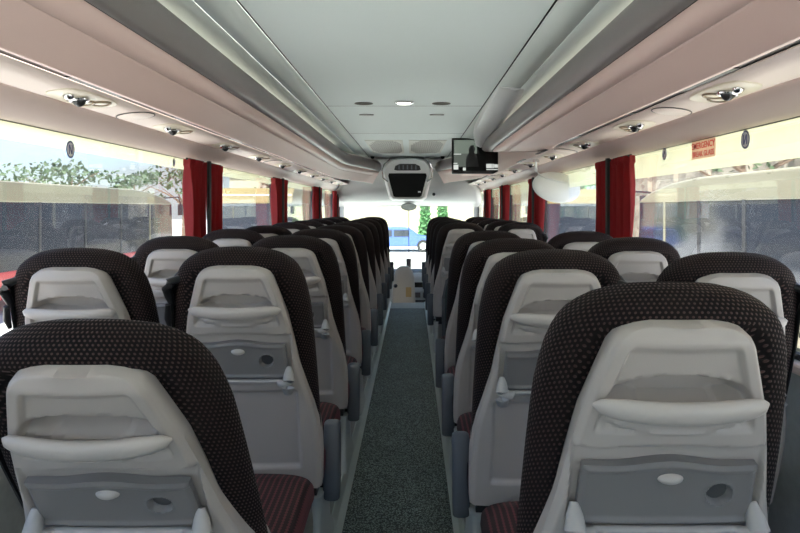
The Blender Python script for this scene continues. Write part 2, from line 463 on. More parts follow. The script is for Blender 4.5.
def cushion_mesh():
    mb = MB(); rings = []
    prof = [(.03, .035, .045), (.05, .055, .06), (.10, .06, .066), (.2, .058, .066), (.3, .062, .066), (.40, .07, .064), (.45, .068, .058), (.475, .06, .045), (.485, .05, .02)]
    for y, zc, h in prof:
        rings.append([Vector((x, y, zc-.01+z)) for x, z in oval_pts(0, 0, .215, h, 40, 4.5)])
    mb.rings(rings); me = mb.mesh('seat_cushion', True, 60); me.materials.append(M['cushion']); return me
def underframe_mesh():
    mb = MB(); mb.box(-.19, .19, .04, .42, -.075, -.03)
    me = mb.mesh('seat_frame', False); me.materials.append(M['black']); return me
def pad_mesh(sd):
    mb = MB(); rings = []
    for x, k in ((-.025, .82), (-.020, .94), (-.010, 1.0), (.010, 1.0), (.020, .94), (.025, .82)):
        rings.append([Vector((sd*x, y, z)) for y, z in oval_pts(0, 0, .045*k, .128*(k*.3+.7), 36, 2.6)])
    mb.rings(rings); me = mb.mesh('armrest', True, 60); me.materials.append(M['pad']); return me
def bolt_mesh():
    mb = MB(); mb.tube([(-.02, 0, 0), (.02, 0, 0)], .013, 14); me = mb.mesh('pivot_bolt', True); me.materials.append(M['black']); return me
def belt_mesh(sd):
    mb = MB()
    pts = [(sd*.184, .045, .66), (sd*.190, .04, .60), (sd*.201, .045, .5), (sd*.207, .05, .38), (sd*.216, .06, .15), (sd*.219, .07, -.02)]
    rings = []
    for p in pts:
        p = Vector(p); w = .022
        rings.append([p+Vector((-.002, -w, 0)), p+Vector((.002, -w, 0)), p+Vector((.002, w, 0)), p+Vector((-.002, w, 0))])
    mb.rings(rings)
    me = mb.mesh('seat_belt', True); me.materials.append(M['belt']); return me
def guide_mesh(sd):
    mb = MB()
    mb.tube([(sd*.165, .03, .672), (sd*.188, .012, .668), (sd*.197, .012, .650), (sd*.195, .02, .62), (sd*.194, .03, .59)], [.010, .013, .013, .012, .007], 12)
    mb.tube([(sd*.183, .0, .662), (sd*.183, .08, .665)], .009, 10)
    mb.tube([(sd*.198, .012, .60), (sd*.203, .010, .56), (sd*.204, .016, .53)], [.008, .010, .006], 10)
    me = mb.mesh('belt_guide', True, 60); me.materials.append(M['black']); return me
def base_mesh(sd):
    # moulded plastic pedestal beside the aisle: narrow waist, flared foot and head
    mb = MB(); rings = []
    for z, y0, y1, x0, x1 in ((0.10, .02, .36, .165, .212), (.125, .03, .35, .165, .209), (.16, .06, .31, .168, .203), (.24, .07, .29, .17, .201), (.30, .05, .33, .168, .205), (.345, .02, .38, .165, .210)):
        a, b = (y0+y1)/2, (y1-y0)/2; c, d = (x0+x1)/2, (x1-x0)/2
        rings.append([Vector((-sd*(c+xx), a+yy, z-.40)) for xx, yy in oval_pts(0, 0, d, b, 28, 5)])
    mb.rings(rings)
    me = mb.mesh('pedestal', True, 50); me.materials.append(M['base']); return me
def legs_mesh():
    mb = MB()
    for y in (.08, .36): mb.box(-.02, .02, y-.02, y+.02, -.30, -.07)
    mb.box(-.025, .025, .03, .41, -.30, -.285)
    me = mb.mesh('floor_leg', False); me.materials.append(M['black']); return me

ME = dict(back=backrest_mesh(), shell=shell_mesh(), handle=handle_mesh(), tray=tray_mesh(), edge=ledge_mesh(), latch=latch_mesh(), cup=cup_mesh(),
          armL=hinge_arm_mesh(-1), armR=hinge_arm_mesh(1), cushion=cushion_mesh(), frame=underframe_mesh(), bolt=bolt_mesh(), legs=legs_mesh())
for sd in (-1, 1):
    ME['pad', sd] = pad_mesh(-sd); ME['belt', sd] = belt_mesh(sd); ME['guide', sd] = guide_mesh(sd); ME['base', sd] = base_mesh(sd)
HZ = 0.40
def make_seat(side, aisle):
    r = empty('coach_seat')
    h = (0, 0, HZ)
    link('backrest', ME['back'], None, r, h)
    sh = link('back_shell', ME['shell'], None, r, h)
    link('grab_handle', ME['handle'], None, sh)
    tr = link('tray_table', ME['tray'], None, r, h)
    link('tray_edge', ME['edge'], None, tr); link('latch', ME['latch'], None, tr); link('cup_recess', ME['cup'], None, tr)
    link('hinge_arm', ME['armL'], None, tr); link('hinge_arm', ME['armR'], None, tr)
    link('seat_cushion', ME['cushion'], None, r, h)
    link('seat_frame', ME['frame'], None, r, h)
    b = link('seat_belt', ME['belt', side], None, r, h); link('belt_guide', ME['guide', side], None, b)
    if aisle:
        p = link('armrest', ME['pad', side], None, r, (-side*.230, .11, .43)); p.rotation_euler = (math.radians(-4), 0, 0)
        link('pivot_bolt', ME['bolt'], None, p, (side*.018, .005, -.09))
        link('pedestal', ME['base', side], None, r, h)
    else:
        link('floor_leg', ME['legs'], None, r, h)
    return r
TILTED = {'backrest', 'back_shell', 'tray_table', 'seat_belt'}
protos = {}
AX, WX = .435, .885
POD = 0.10
ordn = ['nearest', 'second nearest', 'third nearest', 'fourth nearest', 'fifth nearest', 'sixth nearest', 'seventh nearest', 'eighth nearest', 'ninth nearest', 'tenth nearest']
def place_seat(side, aisle, y, lean, label, drop=''):
    key = (side, aisle)
    if key not in protos: protos[key] = r = make_seat(side, aisle)
    else: r = copy_tree(protos[key])
    r.location = (side*(AX if aisle else WX)+(.010 if side > 0 and y < 1.5 else 0), y, 0)
    for c in r.children:
        if c.name.split('.')[0] in TILTED: c.rotation_euler = (math.radians(lean), 0, 0)
    if drop:
        for c in list(r.children):
            if c.name.split('.')[0] == drop:
                for g in list(c.children): bpy.data.objects.remove(g)
                bpy.data.objects.remove(c)
    tag(r, label, 'coach seat', 'coach seats')
    return r
POSW = [None]+ordn
LY = [1.28, 1.93] + [1.93+.755*k for k in range(1, 9)]
Llean_a = [31.3, 17, 17, 16.5, 17, 17, 17, 17, 17, 17]
Llean_w = [22, 18, 18, 17, 18, 17, 17, 17, 17, 17]
RY = [1.12, 1.82, 2.50, 3.20, 4.95, 5.70, 6.45, 7.20, 7.95]
Rlean_a = [18, 17, 18, 17, 17, 17, 17, 17, 17]
Rlean_w = [17, 19, 17, 18, 17, 17, 17, 17, 17]
LA0 = 'reclined grey backed coach seat at the bottom left, nearest the camera'
for i, y in enumerate(LY):
    o_ = ordn[i]
    la = 'reclined grey backed coach seat at the bottom left, nearest the camera' if i == 0 else \
         'grey backed coach seat beside the left aisle edge, %s in that column' % o_
    lw = 'grey backed coach seat by the left windows, %s in that column' % POSW[i]
    if i > 0: place_seat(-1, True, y, Llean_a[i], la); place_seat(-1, False, y, Llean_w[i], lw)
    if i == len(LY)-1: place_seat(-1, True, LY[0], Llean_a[0], LA0, 'armrest')
RA0 = 'large grey backed coach seat in the right foreground, nearest the camera'
for i, y in enumerate(RY):
    o_ = ordn[i]
    extra = ', just past the stairwell gap' if i == 4 else ''
    la = 'large grey backed coach seat in the right foreground, nearest the camera' if i == 0 else \
         'grey backed coach seat beside the right aisle edge, %s in that column' % o_
    lw = 'grey backed coach seat by the right windows, %s in that column' % POSW[i]
    if i > 0: place_seat(1, True, y, Rlean_a[i], la); place_seat(1, False, y, Rlean_w[i], lw)
    if i == len(RY)-1: place_seat(1, True, RY[0], Rlean_a[0], RA0, 'seat_belt')

# ------------------------------------------------------------------ floor
Y0, Y1 = -1.7, 10.9
AE = 8.25   # end of the aisle carpet
struct(MB().box(-.215, .215, Y0, AE-.45, -.03, 0).build('floor', M['carpet'], smooth=False))
struct(MB().box(-.215, .215, AE-.45, AE, -.03, .001).build('floor', pbsdf('grey_step_mat', (.42, .46, .46), .6, noise=.1), smooth=False))
for s, nm in ((-1, 'left'), (1, 'right')):
    a, b = sorted((s*.247, s*1.2)); struct(MB().box(a, b, Y0, AE+.3, -.03, POD).build('floor', M['podium'], smooth=False))
    a, b = sorted((s*.215, s*.247))
    struct(bevel(MB().prism([(s*.215, -.03), (s*.247, -.03), (s*.247, POD+.006), (s*.240, POD+.006), (s*.236, .03), (s*.215, .008)], 'y', Y0, AE).build('trim_1' if s < 0 else 'trim_2', M['trim'], smooth=False), .002))
# lowered driver area
struct(MB().box(-1.2, 1.2, AE, Y1+.3, -.75, -.70).build('floor', M['podium'], smooth=False))
struct(MB().box(-.24, .24, AE+.0, AE+.3, -.70, -.18).build('trim_3', M['black'], smooth=False))
struct(MB().box(-.24, .24, AE+.3, AE+.6, -.70, -.40).build('trim_4', M['gap'], smooth=False))

# ------------------------------------------------------------------ ceiling and lockers: cross sections (x, z above floor)
E = EYE
def loft(sections, ys, name, mat, parent=None, thick=None, angle=30):
    """open profile swept along y through the given sections (lists of (x,z)), given a small thickness"""
    mb = MB(); n = len(sections[0]); vs = []; fs = []
    for sec, y in zip(sections, ys):
        for p in sec: vs.append((p[0], y, p[1]))
    for i in range(len(ys)-1):
        for k in range(n-1): fs.append((i*n+k, i*n+k+1, (i+1)*n+k+1, (i+1)*n+k))
    mb.add(vs, fs); o = mb.build(name, mat, parent, True, angle)
    if thick:
        m = o.modifiers.new('s', 'SOLIDIFY'); m.thickness = thick; m.offset = 0
    return o
YB = 7.6     # where the lockers begin to taper inward towards the front console
YF = 9.6
CH = .75
struct(MB().box(-.572, .572, Y0, YF, E+CH, E+CH+.03).build('ceiling', M['ceil'], smooth=False))
struct(MB().box(-1.25, 1.25, Y0, Y1+.3, E+CH+.05, E+CH+.10).build('ceiling', M['pillar'], smooth=False))
for s in (-1, 1):
    struct(MB().box(*sorted((s*.572, s*.582)), Y0, YF, E+CH+.012, E+CH+.03).build('trim_5' if s < 0 else 'trim_6', M['darkgap'], smooth=False))
    side = [(s*.582, E+CH), (s*.65, E+CH-.002), (s*.72, E+CH-.012)]
    side2 = [(s*.724, E+CH-.013), (s*.79, E+CH-.014), (s*.85, E+CH-.014), (s*.93, E+CH-.014)]
    struct(loft([side, side], [Y0, YF], 'ceiling', M['ceil_side'], thick=.006))
    struct(loft([side2, side2], [Y0, YF], 'ceiling', M['ceil_side'], thick=.006))

def lip_prof(s, dx=0, dz=0):
    p = [(.80, .686), (.786, .682), (.776, .668), (.768, .645), (.764, .615), (.768, .585), (.78, .56), (.797, .542)]
    return [(s*(x+dx), E+z+dz) for x, z in p]
def rim_prof(s, dx=0, dz=0):
    p = [(.93, .688), (.85, .688), (.825, .70), (.808, .699), (.800, .692), (.798, .686)]
    return [(s*(x+dx), E+z+dz) for x, z in p]
def face_prof(s, dx=0, dz=0):
    p = [(.800, .541), (.82, .505), (.836, .474)]
    return [(s*(x+dx), E+z+dz) for x, z in p]
def face2_prof(s, dx=0, dz=0):
    p = [(.836, .474), (.842, .468), (.865, .425), (.885, .387), (.893, .372), (.90, .369)]
    return [(s*(x+dx), E+z+dz) for x, z in p]
def strip_prof(s, dx=0, dz=0):
    return [(s*(.90+dx), E+.375+dz), (s*(.905+dx), E+.377+dz), (s*(.93+dx), E+.374+dz)]
TAPER = [(0, 0), (.35, -.05), (.8, -.16), (1.3, -.29), (1.8, -.36)]
def sweep(prof, s, ys, name, mat, parent, taper):
    secs = []; yy = []
    for y in ys: secs.append(prof(s)); yy.append(y)
    if taper:
        for d, dx in TAPER[1:]:
            secs.append(prof(s, dx)); yy.append(YB+d)
    return loft(secs, yy, name, mat, parent, thick=.004)
def locker(s, ya, yb, taper, label):
    t = empty('overhead_locker', (s*.85, ya, E+.4)); off = Vector(t.location)
    parts = [(rim_prof, 'rim', M['rim']), (lip_prof, 'rounded_lip', M['lip']), (face_prof, 'locker_face', M['face']), (face2_prof, 'lower_face', M['facelow']), (strip_prof, 'shadow_gap', M['gap'])]
    for pf, nm, mt in parts:
        o = sweep(pf, s, [ya, (ya+yb)/2, yb], nm, mt, t, taper); o.location = -off
    tag(t, label, 'luggage locker', 'overhead luggage lockers')
    return t
locker(-1, Y0, YB, True, 'long pinkish beige overhead locker with grey rounded lip along the left side')
R1E = 6.60
def yend(z):
    h = z-E
    if h >= .60: return R1E
    t = max(0, min(1, (h-.37)/.23)); return 3.95+(R1E-3.95)*t**.85
tR = empty('overhead_locker', (.85, Y0, E+.4)); offR = Vector(tR.location)
edge = []
for pf, nm, mt in [(rim_prof, 'rim', M['rim']), (lip_prof, 'rounded_lip', M['lip']), (face_prof, 'locker_face', M['face']), (face2_prof, 'lower_face', M['facelow']), (strip_prof, 'shadow_gap', M['gap'])]:
    P = pf(1); vs = []; n = len(P); cols = 9
    for k in range(cols):
        for (x, z) in P:
            ye = yend(z) if nm != 'shadow_gap' else 3.95
            # the last stretch of the nose rolls away from the aisle
            yy_ = Y0+(ye-Y0)*(1-(1-k/(cols-1))**2 if k else 0) 
            roll = .035*sstep(ye-.25, ye, yy_)
            vs.append((x+roll, yy_, z))
    fs = [(i*n+k, i*n+k+1, (i+1)*n+k+1, (i+1)*n+k) for i in range(cols-1) for k in range(n-1)]
    mb = MB(); mb.add(vs, fs); o = mb.build(nm, mt, tR, True, 30); o.location = -offR
    m = o.modifiers.new('s', 'SOLIDIFY'); m.thickness = .004; m.offset = 0
    if nm != 'shadow_gap': edge += vs[-n:]
mb = MB(); n = len(edge); vs = list(edge)+[(1.06, y, z) for x, y, z in edge]
mb.add(vs, [(k, k+1, n+k+1, n+k) for k in range(n-1)]); o = mb.build('end_cap', M['service'], tR, True, 30); o.location = -offR
o = MB().box(.965, 1.055, 3.9, 6.62, E+.372, E+.735).build('inner_panel', M['service'], tR, smooth=False); o.location = -offR
tag(tR, 'pinkish beige overhead locker above the right seats, ending at the drop-down monitor', 'luggage locker', 'overhead luggage lockers')
locker(1, 7.15, YB, True, 'pale overhead locker at front right beyond the drop-down monitor')

# service channel panel + cove
for s in (-1, 1):
    sp_ = [(s*.928, E+.368), (s*1.0, E+.356), (s*1.07, E+.347), (s*1.083, E+.349)]
    cv = [(s*1.087, E+.352), (s*1.088, E+.343), (s*1.105, E+.318), (s*1.13, E+.296), (s*1.16, E+.279), (s*1.185, E+.272), (s*1.20, E+.274)]
    struct(loft([sp_, sp_], [Y0, YF+.9], 'ceiling', M['service'], thick=.004))
    struct(loft([cv, cv], [Y0, YF+.9], 'ceiling', M['cove'], thick=.004))
    struct(MB().box(*sorted((s*1.2, s*1.26)), Y0, Y1, E+.27, E+CH+.10).build('wall_left' if s < 0 else 'wall_right', M['pillar'], smooth=False))

# added fill strips, hidden between ceiling panels and locker rim to brighten the ceiling
for s in (-1, 1):
    segs = [(Y0+.1, 2.0), (2.1, 4.6), (4.7, 7.3 if s < 0 else 6.2)]
    for i, (a, b) in enumerate(segs):
        o = MB().box(*sorted((s*.900, s*.925)), a, b, E+.692, E+.708).build('fill_strip', M['fill_glow'], smooth=False)
        tag(o, 'added warm white fill strip hidden above the %s locker rim, %s' % ('left' if s < 0 else 'right', ['rearmost stretch', 'middle stretch', 'front stretch'][i]), 'lamp', 'added fill strips')

# reading light / air nozzle clusters
def torus(mb, cx, cy, cz, R, r, rx=1.0, ry=1.0, n=28, m=8):
    rings = []
    vs = []; fs = []
    for i in range(n):
        a = 2*PI*i/n
        for j in range(m):
            b = 2*PI*j/m
            vs.append((cx+(R+r*math.cos(b))*math.cos(a)*rx, cy+(R+r*math.cos(b))*math.sin(a)*ry, cz+r*math.sin(b)))
    for i in range(n):
        for j in range(m):
            fs.append((i*m+j, ((i+1) % n)*m+j, ((i+1) % n)*m+(j+1) % m, i*m+(j+1) % m))
    mb.add(vs, fs)
def dome(mb, cx, cy, cz, r, h, n=20, m=6):
    rings = []
    for k in range(m):
        a = PI/2*k/(m-1); rr = r*math.cos(a)
        rings.append([Vector((cx+max(rr, .0005)*math.cos(2*PI*i/n), cy+max(rr, .0005)*math.sin(2*PI*i/n), cz-h*math.sin(a))) for i in range(n)])
    mb.rings(rings)
def cluster():
    t = empty('reading_light_unit')
    mb = MB(); rings = []
    for z, k in ((.004, 1.0), (-.003, .98), (-.005, .93)):
        rings.append([Vector((x*k, y*k, z)) for x, y in oval_pts(0, .05, .062, .16, 40, 3)])
    mb.rings(rings); mb.build('panel', M['ring'], t)
    mb = MB(); torus(mb, .0, .02, -.010, .026, .006); mb.build('nozzle_ring', M['chrome'], t)
    mb = MB(); dome(mb, .0, .02, -.006, .021, .026); mb.build('air_nozzle', M['black'], t)
    for y, x in ((.085, -.015), (.125, .02)):
        mb = MB(); torus(mb, x, y, -.007, .028, .004); v = mb.build('lamp_ring', M['ring_dark'], t)
        mb = MB(); dome(mb, x, y, -.004, .025, .006); mb.build('lamp_lens', M['ring'], v)
    mb = MB(); dome(mb, .0, -.04, -.006, .016, .014); mb.build('switch', M['chrome'], t)
    return t
cl0 = cluster(); usedc = False
tilt = math.atan2(.012, .08)
for s, ys in ((-1, [1.97+.78*k for k in range(10)]), (1, [1.86+.78*k for k in range(10)])):
    for i, y in enumerate(ys):
        c = cl0 if not usedc else copy_tree(cl0); usedc = True
        c.location = (s*1.005, y, E+.353); c.rotation_euler = (0, s*tilt*.9, 0)
        tag(c, 'reading lamp and black nozzle unit above the %s seats, %s unit there' % ('left' if s < 0 else 'right', ordn[i]), 'reading lamp', 'reading lamp units')
    for i, y in enumerate([ys[0]+.42, ys[3 if s < 0 else 2]+.42, ys[6]+.42]):
        t = empty('speaker_cover', (s*1.0, y, E+.3545)); t.rotation_euler = (0, s*tilt*.9, 0)
        mb = MB(); torus(mb, 0, 0, -.003, .068, .0022, 1, 1, 40); mb.build('seam_ring', M['gap'], t)
        mb = MB(); rings = [[Vector((x*k, y_*k, z)) for x, y_ in oval_pts(0, 0, .066, .066, 40)] for z, k in ((.003, 1), (-.004, 1), (-.006, .96))]
        mb.rings(rings); mb.build('cover', M['service'], t)
        tag(t, 'round flush cover in the %s service panel, %s to the camera' % ('left' if s < 0 else 'right', ordn[i]), 'speaker cover', 'round service panel covers')
    for i, y in enumerate(ys[:5]):
        o = MB().box(*sorted((s*.905, s*.927)), y-.2, y+.12, E+.3695, E+.3735).build('air_slot', M['black'], smooth=False)
        tag(o, 'black air slot beside the %s locker, above the %s reading lamp unit' % ('left' if s < 0 else 'right', ordn[i]), 'vent', 'slots in the locker gap')

# ceiling fittings
zc = E+CH
def flat_oval(name, x, y, rx, ry, mat, th=.006, p=2.0, parent=None, z=None):
    mb = MB(); z = zc if z is None else z
    rings = [[Vector((a, b, zz)) for a, b in oval_pts(x, y, rx*k, ry*k, 32, p)] for zz, k in ((z+.002, 1), (z-th*.6, 1), (z-th, .9))]
    mb.rings(rings); return mb.build(name, mat, parent)
t = empty('ceiling_lamp', (0, 4.42, zc))
mb = MB(); rings = [[Vector((a, b, zz)) for a, b in oval_pts(0, 0, .068*k, .068*k, 32, 3)] for zz, k in ((.002, 1), (-.008, 1), (-.012, .9))]; mb.rings(rings); mb.build('bezel', M['chrome'], t)
mb = MB(); rings = [[Vector((a, b, zz)) for a, b in oval_pts(0, 0, .052*k, .052*k, 32, 3)] for zz, k in ((-.010, 1), (-.015, .9))]; mb.rings(rings); mb.build('lens', M['lamp'], t)
tag(t, 'small lit lamp in the middle of the white ceiling', 'ceiling lamp')
for x, y, rx, ry, lb in ((-.29, 4.48, .062, .05, 'dark oval ceiling recess left of the small lit lamp'), (.265, 4.48, .062, .05, 'dark oval ceiling recess right of the small lit lamp'),
                     (-.31, 5.02, .055, .03, 'thin oval ceiling vent ahead of the left dark recess'), (.255, 5.02, .055, .03, 'thin oval ceiling vent ahead of the right dark recess')):
    t = empty('ceiling_vent', (x, y, zc))
    mb = MB(); torus(mb, 0, 0, -.002, 1, .08, rx, ry); 
    # ring squashed in z
    mb.v = [(a, b, -.003+ (c+.002)*.04) for a, b, c in mb.v]
    mb.build('ring', M['gap'], t)
    mb = MB(); rings = [[Vector((a, b, zz)) for a, b in oval_pts(0, 0, rx*.93, ry*.93, 28)] for zz in (.002, -.004)]; mb.rings(rings)
    mb.build('insert', M['darkgap'] if y < 4.6 else M['ceil_side'], t)
    tag(t, lb, 'ceiling vent', 'ceiling vents')
struct(MB().box(-.57, .57, 4.60, 4.606, zc-.001, zc+.002).build('trim_7', M['gap'], smooth=False))
struct(MB().box(-.57, .57, 6.3, 6.306, zc-.001, zc+.002).build('trim_8', M['gap'], smooth=False))
# perforated speaker grilles
def grille(x0, x1, y0, y1, label):
    t = empty('speaker_grille', ((x0+x1)/2, (y0+y1)/2, zc)); off = Vector(t.location)
    o = bevel(MB().box(x0, x1, y0, y1, zc-.008, zc+.002).build('plate', pbsdf('grille_plate', (.62, .63, .56), .5), t, smooth=False), .004); o.location = -off
    mb = MB(); nx, ny = 15, 22
    for i in range(nx):
        for j in range(ny):
            cx = x0+.03+(x1-x0-.06)*(i+.5*(j % 2)*.8)/(nx-.6); cy = y0+.05+(y1-y0-.1)*j/(ny-1)
            if (i-nx/2)**2/(nx/2)**2+(j-ny/2)**2/(ny/2)**2 < 1.25: mb.prism(oval_pts(cx, cy, .009, .03, 6), 'z', zc-.0095, zc-.0082)
    o = mb.build('perforations', M['gap'], t, smooth=False); o.location = -off
    tag(t, label, 'speaker grille', 'perforated ceiling grilles')
grille(-.47, -.05, 6.9, 8.5, 'perforated pale speaker grille at front of ceiling, left of centre')
grille(.02, .44, 6.9, 8.5, 'perforated pale speaker grille at front of ceiling, right of centre')
for x, y, lb in ((-.52, 9.1, 'small dark ceiling sensor left of the front console screen'), (.5, 9.1, 'small dark ceiling sensor right of the front console screen')):
    mb = MB(); dome(mb, x, y, zc, .03, .04); o = mb.build('ceiling_sensor', M['black']); tag(o, lb, 'sensor', 'dark ceiling sensors')
mb = MB(); dome(mb, 0, 0, 0, .025, .03); o = mb.build('header_sensor', M['black']); o.location = (.39, 9.62, E+.21); o.rotation_euler = (math.radians(-90), 0, 0)
tag(o, 'small dark sensor on the white header right of the console screen', 'sensor')

# white fairing between ceiling panel and right locker rim
ov = MB()
def q(x, y, h): return Vector((x, y, E+h))
secs = []
for y, xi, xo, hb in ((3.85, .585, .72, .742), (4.1, .585, .74, .728), (4.8, .590, .77, .715), (5.6, .615, .785, .70), (6.2, .66, .79, .685), (6.6, .72, .80, .655)):
    secs.append([q(xi, y, .745), q(xi+.01, y, hb), q(xo-.02, y, hb-.02), q(xo+.03, y, hb-.005), q(xo+.03, y, .745)])
ov.rings(secs); o = ov.build('ceiling_fairing', M['white'], angle=30)
tag(o, 'white moulded fairing between the ceiling and the right locker, behind the monitor', 'panel')

# ------------------------------------------------------------------ drop-down monitor
def monitor():
    t = empty('drop_down_monitor', (.75, 6.70, E+.562)); t.rotation_euler = (0, 0, math.radians(0))
    w, h = .268, .185
    o = bevel(MB().box(-w, w, 0, .05, -h-.01, h).build('bezel', M['black'], t, smooth=False), .008)
    MB().box(-w+.02, w-.02, -.003, 0, -h+.02, h-.02).build('screen', M['screen'], t, smooth=False)
    def q2(nm, mat, x0, x1, z0, z1, d=.0045): return MB().box(x0, x1, -d-.0008, -.003, z0, z1).build(nm, mat, t, smooth=False)
    g = pbsdf('picture_green', (.05, .06, .05), .3, emis=(.20, .24, .20), estr=.22)
    q2('picture', g, -.245, .0, .02, .165)
    g2 = pbsdf('picture_dim', (.03, .03, .03), .3, emis=(.10, .12, .10), estr=.25)
    q2('picture', g2, -.245, -.08, -.12, .02)
    mb = MB()
    mb.rings([[Vector((x, yy, z)) for x, z in [(-.12, -.12), (-.115, -.02), (-.085, .03), (-.09, .07), (-.07, .105), (-.035, .11), (-.02, .07), (-.03, .03), (.0, .0), (.02, -.12)]] for yy in (-.0075, -.0055)])
    mb.build('silhouette', M['black'], t, smooth=False)
    ge = pbsdf('caption_light', (.3, .3, .3), .3, emis=(.8, .85, .8), estr=.22)
    for a, b, c, d in ((-.25, -.2, -.15, -.10), (-.25, -.21, -.09, -.08), (-.25, -.17, .01, .018), (.10, .16, -.135, -.09), (.165, .18, -.135, -.09), (.185, .24, -.13, -.095), (.10, .23, -.155, -.145), (-.15, -.12, -.16, -.13)):
        q2('caption', ge, a, b, c, d, .0078)
    MB().box(-.06, .06, .01, .04, h, h+.06).build('bracket', M['white'], t, smooth=False)
    tag(t, 'black drop-down monitor with a dim picture, hanging at the end of the right locker', 'monitor')
monitor()
# bulkhead above the monitor that carries it
o = bevel(MB().box(.60, 1.06, 6.93, 7.14, E+.37, E+CH).build('monitor_bulkhead', M['face'], smooth=False), .012); tag(o, 'pinkish beige bulkhead panel directly behind the drop-down monitor', 'panel')

# ------------------------------------------------------------------ stairwell mirror
def stair_mirror():
    t = empty('convex_mirror', (.99, 4.62, E+.352))
    mb = MB(); mb.tube([(-.02, 0, .0), (-.02, 0, -.05), (-.018, .0, -.08), (.0, -.01, -.105), (.05, -.03, -.13), (.12, -.04, -.15), (.2, -.04, -.165)], [.009]*7, 10); mb.build('arm', M['white'], t)
    mb = MB(); mb.tube([(-.02, 0, .006), (-.02, 0, -.012)], .025, 18); mb.build('mount', M['chrome'], t)
    mb = MB(); rings = []
    for k in range(8):
        a = PI/2*k/7; rings.append([Vector((.18*max(math.cos(a), .003)*math.cos(2*PI*i/40), .115*max(math.cos(a), .003)*math.sin(2*PI*i/40), .035*math.sin(a))) for i in range(40)])
    mb.rings(rings); b = mb.build('back_shell', M['white'], t); b.location = (.13, 0, -.20); b.rotation_euler = (math.radians(80), math.radians(10), 0)
    mb = MB(); rings = [[Vector((.172*math.cos(2*PI*i/40)*k, .108*math.sin(2*PI*i/40)*k, z)) for i in range(40)] for z, k in ((-.003, 1), (-.010, .8), (-.014, .4))]
    mb.rings(rings); mb.build('mirror_glass', M['mirror'], b)
    tag(t, 'oval convex mirror with pale back on a bent arm above the stairwell', 'mirror')
stair_mirror()
# stairwell partition ahead of the fourth right row
t = empty('stairwell_screen', (.68, 3.82, POD))
pts = [(-.43, 0), (-.43, .60), (-.41, .70), (-.35, .76), (-.27, .78), (.44, .78), (.44, 0)]
mb = MB(); mb.prism([(x, z) for x, z in pts], 'y', -.012, .012); bevel(mb.build('panel', pbsdf('smoky_panel', (.06, .085, .09), .25), t, smooth=False), .004)
mb = MB(); mb.tube([(-.43, 0, .0), (-.43, 0, .60), (-.41, 0, .70), (-.35, 0, .76), (-.27, 0, .78), (.44, 0, .78)], .014, 10); mb.build('rail', M['pad'], t)
tag(t, 'dark smoky screen with rounded corner ahead of the fourth right row', 'partition')

# ------------------------------------------------------------------ side walls, windows
SILL = E-.45
Lp = [3.62, 5.7, 7.95, 9.9]
Rp = [3.40, 5.5, 7.4, 9.1]
for s, pl in ((-1, Lp), (1, Rp)):
    wn = 'wall_left' if s < 0 else 'wall_right'
    struct(MB().box(*sorted((s*1.19, s*1.25)), Y0, Y1, -.8, SILL).build(wn, M['podium'], smooth=False))
    struct(bevel(MB().box(*sorted((s*1.165, s*1.20)), Y0, Y1, SILL-.035, SILL).build('trim_9' if s < 0 else 'trim_10', M['cove'], smooth=False), .01))
    edges = [Y0]+pl+[Y1]
    for p in pl: struct(MB().box(*sorted((s*1.185, s*1.235)), p-.04, p+.04, SILL, E+.28).build(wn, M['pillar'], smooth=False))
    for i in range(len(edges)-1):
        a = edges[i]+(.04 if i else 0); b = edges[i+1]-.04
        w = struct(empty('window_%d' % (i+1+(5 if s > 0 else 0)), (s*1.205, (a+b)/2, SILL)))
        hl = (b-a)/2
        MB().box(-.003, .003, -hl, hl, 0, E+.275-SILL).build('glass', M['glass'], w, smooth=False)
        mb = MB()
        st = .125 if s > 0 else .062
        mb.box(-.0015, .0015, -hl, hl, E+.275-SILL-st, E+.275-SILL); o = mb.build('sun_strip', M['strip'], w, smooth=False); o.location = (s*.006, 0, 0)
        g = MB()
        g.box(-.01, .01, -hl, hl, -.004, .018); g.box(-.01, .01, -hl, -hl+.02, 0, E+.27-SILL); g.box(-.01, .01, hl-.02, hl, 0, E+.27-SILL)
        g.build('window_seal', M['pillar'], w, smooth=False)
WIN = {o.name: o for o in bpy.data.objects if o.name.startswith('window_') and o.parent is None}
def oval_sticker(s, y, h, win, r=.028):
    w = WIN[win]; t = empty('round_sticker'); t.parent = w; t.location = (-s*.005, y-w.location.y, E+h-SILL)
    mb = MB(); mb.prism(oval_pts(0, 0, r*1.0, r*1.15, 32), 'x', -.0004, .0004)
    mb2 = mb.build('disc', M['sticker_blue'], t, smooth=False)
    mb = MB(); mb.prism(oval_pts(0, 0, r*.78, r*.92, 32), 'x', -.0010, .0010); mb.build('field', M['sticker_white'], t, smooth=False)
    mb = MB(); mb.box(-.0016, .0016, -r*.45, -r*.25, -r*.6, r*.6); mb.box(-.0016, .0016, r*.25, r*.45, -r*.6, r*.6)
    mb.rings([[Vector((x, -r*.4, r*.6)), Vector((x, -r*.15, r*.6)), Vector((x, r*.4, -r*.6)), Vector((x, r*.15, -r*.6))] for x in (-.0016, .0016)])
    mb.build('mark', M['sticker_blue'], t, smooth=False)
oval_sticker(-1, 2.30, .215, 'window_1'); oval_sticker(-1, 3.30, .24, 'window_1', .018)
oval_sticker(1, 2.15, .235, 'window_6'); oval_sticker(1, 2.84, .245, 'window_6', .024)
def text_obj(body, size, mat, parent, loc, rot):
    c = bpy.data.curves.new('t', 'FONT'); c.body = body; c.size = size; c.align_x = 'CENTER'; c.align_y = 'CENTER'; c.extrude = .0004; c.offset = .0006
    o = bpy.data.objects.new('t', c); COL.objects.link(o)
    dg = bpy.context.evaluated_depsgraph_get(); me = bpy.data.meshes.new_from_object(o.evaluated_get(dg))
    bpy.data.objects.remove(o)
    me.materials.clear()
    return link('lettering', me, mat, parent, loc, rot)
